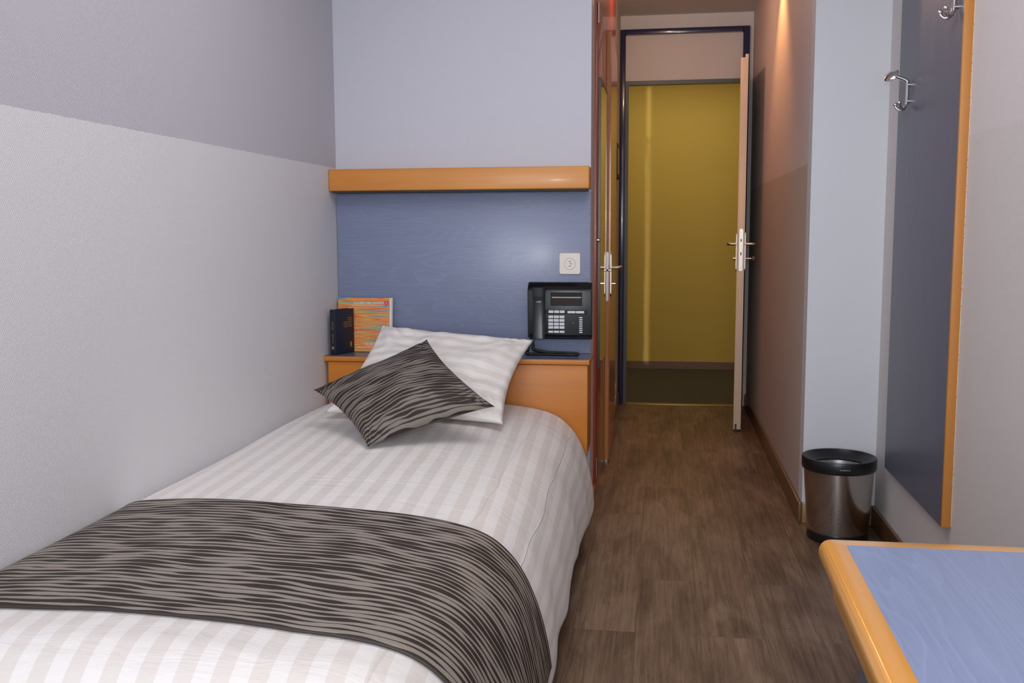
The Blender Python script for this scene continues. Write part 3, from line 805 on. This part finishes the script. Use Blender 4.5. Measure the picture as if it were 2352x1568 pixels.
for v_, rr in ((YHEAD-1.525, .0030), (YHEAD-2.225, .0028)):
    pts = []
    for i in range(0, 171):
        s_ = .11+(STOT-.055-.11)*i/170; y_, _k = bedpath(v_); pts.append(bedpoint(s_, y_, .0045))
    tube('hem', pts, rr, MT['hem'], run, seg=8)
def pillow(name, C, W, Hh, T_, mat, n=56, pinch=.055, back=.55, wr=.004, seed=0, power=.42, sag=0, parent=None):
    """C: top-left, top-right, bottom-right, bottom-left corners"""
    C = [Vector(c) for c in C]
    nrm = (C[1]-C[3]).cross(C[0]-C[2]).normalized()
    if nrm.y > 0: nrm = -nrm
    bm = bmesh.new(); uvl = bm.loops.layers.uv.new('UVMap'); UV = {}; F = []; B = []
    for j in range(n+1):
        fr, br_ = [], []
        for i in range(n+1):
            u, v = i/n, j/n
            uu = .5+(u-.5)*(1-pinch*2*math.sin(PI*v)**.8 if 0 < v < 1 else 1)
            vv = .5+(v-.5)*(1-pinch*2*math.sin(PI*u)**.8 if 0 < u < 1 else 1)
            top = C[0].lerp(C[1], uu); bot = C[3].lerp(C[2], uu); p = top.lerp(bot, vv)
            e = max(0, math.sin(PI*u)*math.sin(PI*v))
            h = T_*e**power
            ed = min(u, 1-u, v, 1-v)
            w_ = noise.noise(Vector((u*5+seed, v*5, seed)))*wr*2+noise.noise(Vector((u*12, v*12+seed, 1)))*wr
            # pull lines running out of the corners
            for a, b3 in ((0, 0), (1, 0), (1, 1), (0, 1)):
                dx, dy = u-a, v-b3; rr = math.hypot(dx, dy); an = math.atan2(abs(dy), abs(dx))
                w_ += math.sin(an*16+seed)*wr*1.1*math.exp(-(rr/.28)**2)*min(1, rr/.05)
            w_ *= min(1, ed/.06)
            sg = -sag*math.exp(-((u-.5)**2+(v-.35)**2)/.05)
            q = p+nrm*(h+w_+sg*min(1, ed/.1))
            fv = bm.verts.new(q); UV[fv] = (u*W, v*Hh); fr.append(fv)
            if i in (0, n) or j in (0, n): br_.append(fv)
            else:
                bv = bm.verts.new(p-nrm*(h*back)); UV[bv] = (u*W, v*Hh+.3); br_.append(bv)
        F.append(fr); B.append(br_)
    for j in range(n):
        for i in range(n):
            for G, fl in ((F, 0), (B, 1)):
                q = (G[j][i], G[j][i+1], G[j+1][i+1], G[j+1][i])
                if fl: q = q[::-1]
                try: f = bm.faces.new(q)
                except ValueError: continue
                for l in f.loops: l[uvl].uv = UV[l.vert]
    o = finish(name, bm, mat, parent, 180)
    # piped seam round the rim
    ring = [F[0][i] for i in range(n+1)]
    return o, nrm
pl, _n = pillow('pillow', [(-1.082, 3.742, .806), (-.472, 3.700, .760), (-.520, 3.250, .520), (-1.170, 3.300, .535)], .64, .50, .070, MT['pillow'], pinch=.05, back=.9, wr=.007, seed=2.2, power=.45)
tag(pl, 'white striped pillow leaning back against the beech cabinet behind the dark cushion', 'pillow')
cu, _n = pillow('cushion', [(-1.158, 3.169, .640), (-.817, 3.400, .790), (-.5125, 3.042, .6184), (-.871, 2.845, .522)], .45, .45, .062, MT['cushion'], pinch=.05, back=.75, wr=.0035, seed=5.1, power=.5)
tag(cu, 'square dark brown and taupe wave-patterned cushion tilted on one corner against the white pillow', 'cushion')

# ------------------------------------------------------------------ coat rack panel on the right wall
cp_ = empty('coat_rack', (XR, 3.37, .30), 'tall dark blue coat rack board with beech edge on the right wall, carrying the hooks', 'coat rack')
PXF = .824
box('panel_board', (PXF, XR-.0003, 2.992, 3.735, .300, 2.30), MT['blue_z'], cp_)
box('edge_strip', (PXF-.0005, XR-.0003, 2.980, 2.992, .300, 2.30), MT['beech_z'], cp_, bev=.0008)
bm = bmesh.new(); z = .305
while z < 2.3:
    h = random.uniform(.006, .02); wdt = random.uniform(.0005, .0026)
    add_box(bm, XR-.0012, XR-.0002, 2.980-wdt, 2.9805, z, min(2.3, z+h)); z += h*random.choice((.8, 1, 1, 1.25))
finish('caulk_line', bm, MT['caulk'], cp_)
def coat_hook(y, z, label):
    e = empty('coat_hook', (PXF, y, z), label, 'coat hook', 'chrome coat hooks on the blue panel')
    x = PXF
    # upright bar bowed off the panel
    bm = bmesh.new()
    add_tube(bm, smooth_path([(x-.060, y-.0, z+.098), (x-.046, y, z+.094), (x-.014, y, z+.080), (x-.010, y, z+.066), (x-.010, y, z+.02), (x-.012, y, z-.002)], 6), .0066, 14)
    add_tube(bm, [(x, y, z+.066), (x-.012, y, z+.066)], .0075, 16)
    add_tube(bm, [(x, y, z+.012), (x-.012, y, z+.012)], .0075, 16)
    finish('hook_bar', bm, MT['chrome'], e, 50)
    # round hat disc
    cx_, cz_ = x-.064, z+.100
    bm = bmesh.new(); add_lathe(bm, [(0, .004), (.008, .004), (.022, .001), (.0265, -.003), (.024, -.006), (.012, -.004), (0, -.003)], (0, 0, 0), 'Z', 32)
    rot = Matrix.Translation((cx_, y, cz_)) @ Vector((-.62, -.50, .60)).to_track_quat('Z', 'Y').to_matrix().to_4x4()
    bmesh.ops.transform(bm, matrix=rot, verts=bm.verts); finish('hat_disc', bm, MT['chrome'], e, 50)
    # lower prongs, curling up left and right
    for s in (-1, 1):
        pts = smooth_path([(x-.012, y, z+.004), (x-.018, y+s*.008, z-.012), (x-.028, y+s*.018, z-.016), (x-.038, y+s*.026, z-.006), (x-.040, y+s*.029, z+.004)], 6)
        bm = bmesh.new(); add_tube(bm, pts, .0048, 12)
        bmesh.ops.create_uvsphere(bm, u_segments=14, v_segments=8, radius=.0078, matrix=Matrix.Translation(pts[-1]))
        finish('prong', bm, MT['chrome'], e, 50)
    return e
coat_hook(3.570, 1.588, 'lower chrome double coat hook, whole in view, left on the dark blue panel')
coat_hook(3.05, 1.785, 'upper chrome coat hook cut by the top of the picture, near the beech edge')

# ------------------------------------------------------------------ waste bin
BX, BY = .678, 3.825
wb = empty('waste_bin', (BX, BY, 0), 'round steel waste bin with black rim standing by the right wall beyond the desk', 'waste bin')
lathe('bin_body', [(.1075, .030), (.112, .045), (.129, .286), (.126, .286), (.109, .047), (0, .046)], (BX, BY, 0), MT['binsteel'], wb, seg=72)
lathe('base_ring', [(0, .0), (.109, 0), (.1125, .008), (.111, .032), (.106, .034), (0, .034)], (BX, BY, 0), MT['black'], wb, seg=72)
lathe('rim', [(.1285, .270), (.1335, .272), (.1365, .280), (.1365, .312), (.1345, .317), (.130, .3175), (.110, .292), (.098, .285), (.098, .279), (.125, .279), (.1285, .270)], (BX, BY, 0), MT['black'], wb, seg=72)
lathe('liner', [(.099, .285), (.094, .24), (.089, .10), (.084, .062), (0, .060)], (BX, BY, 0), MT['bright'], wb, seg=72)
for a in range(0, 360, 9):
    pass
# vent dots in three columns on the side facing the room
for dth in (-.24, -.02):
    for k in range(4):
        th = -PI/2-.0+dth-.12; z = .085+.017*k; r = .1125+(.129-.1125)*(z-.045)/.241
        c = Vector((BX+r*math.cos(th), BY+r*math.sin(th), z)); nn = Vector((math.cos(th), math.sin(th), 0))
        tube('vent_hole', [c-nn*.001, c+nn*.0006], .0018, MT['dark'], wb, seg=8)
# letters wrapped round the rim
s = 'brabantia'; th0 = -PI/2-.175+.17
for k, ch in enumerate(s):
    th = th0+(k-4)*.0295; r = .1368
    text('rim_letter', ch, .0092, MT['textgrey'], wb, (BX+r*math.cos(th), BY+r*math.sin(th), .291), (-math.sin(th), math.cos(th), 0), (0, 0, 1), 'CENTER', depth=.0003)

# ------------------------------------------------------------------ desk
dk = empty('desk', (.53, .6, 0), 'desk with blue wood-grain top and rounded beech edging along the right wall', 'desk')
ZT = .745
DX, DY, DN = .2195, 1.388, -.30        # left edge, far edge, near edge
skew = .018                             # the left edge runs a little out of square
def dx(y): return DX-(DY-y)*skew
def desk_loop(inset, r, n=8):
    """outline with rounded far-left corner, inset from the outer edge"""
    pts = [(dx(DN)+inset, DN), (dx(DY-r)+inset, DY-r-0)]
    rr = max(.001, r-inset); cxx, cyy = dx(DY)+inset+rr, DY-inset-rr
    pts = [(dx(DN)+inset, DN), (dx(cyy)+inset, cyy)]
    for k in range(1, n+1):
        a = PI-PI/2*k/n; pts.append((cxx+rr*math.cos(a), cyy+rr*math.sin(a)))
    pts.append((XR-.002, DY-inset-.0)); return pts
# edge lipping: rounded profile swept along near-left and far edges
bm = bmesh.new(); prof_e = []
th = .030
for k in range(9):
    a = -PI/2+PI*k/8
    ins = .011*(1-math.cos(a)); prof_e.append((ins, -th/2+th/2*math.sin(a)))
prof_e = prof_e+[(.034, 0), (.034, -th)]
loops = [[bm.verts.new((x, y, ZT+dz)) for x, y in desk_loop(ins, .020)] for ins, dz in prof_e]
for a, b2 in zip(loops, loops[1:]+[loops[0]]):
    for k in range(len(a)-1): bm.faces.new((a[k], a[k+1], b2[k+1], b2[k]))
bm.faces.new([l[0] for l in loops]); bm.faces.new([l[-1] for l in loops][::-1])
# split material: far run uses grain across, left run uses grain lengthwise
o = finish('edge_lipping', bm, [MT['beech_y'], MT['beech_dx']], dk, 40)
off = wloc(dk)
for p in o.data.polygons:
    c = p.center+off
    if c.y > DY-.040 and (c.x-dx(DY)) > (DY-c.y): p.material_index = 1
bm = bmesh.new()
lp = desk_loop(.034, .02, 3)[:2]+[(dx(DY-.034)+.034, DY-.034), (XR-.002, DY-.034), (XR-.002, DN)]
a = [bm.verts.new((x, y, ZT+.0003)) for x, y in lp]; b2 = [bm.verts.new((x, y, ZT-.028)) for x, y in lp]
bm.faces.new(a); bm.faces.new(b2[::-1])
for k in range(len(a)): bm.faces.new((a[k], b2[k], b2[(k+1) % len(a)], a[(k+1) % len(a)]))
finish('desk_top', bm, MT['blue_y'], dk)
bm = bmesh.new()
for v in add_box(bm, DX+.008, DX+.030, DN+.01, DY-.10, ZT-.052, ZT-.029, bev=.003):
    v.co.x -= (DY-v.co.y)*skew
finish('apron', bm, MT['beech_y'], dk, 35)
box('side_panel', (.262, .290, .30, 1.285, 0, ZT-.054), MT['greypanel'], dk, bev=.002)
box('side_panel', (.79, .815, .1, 1.25, 0, ZT-.030), MT['greypanel'], dk, bev=.002)
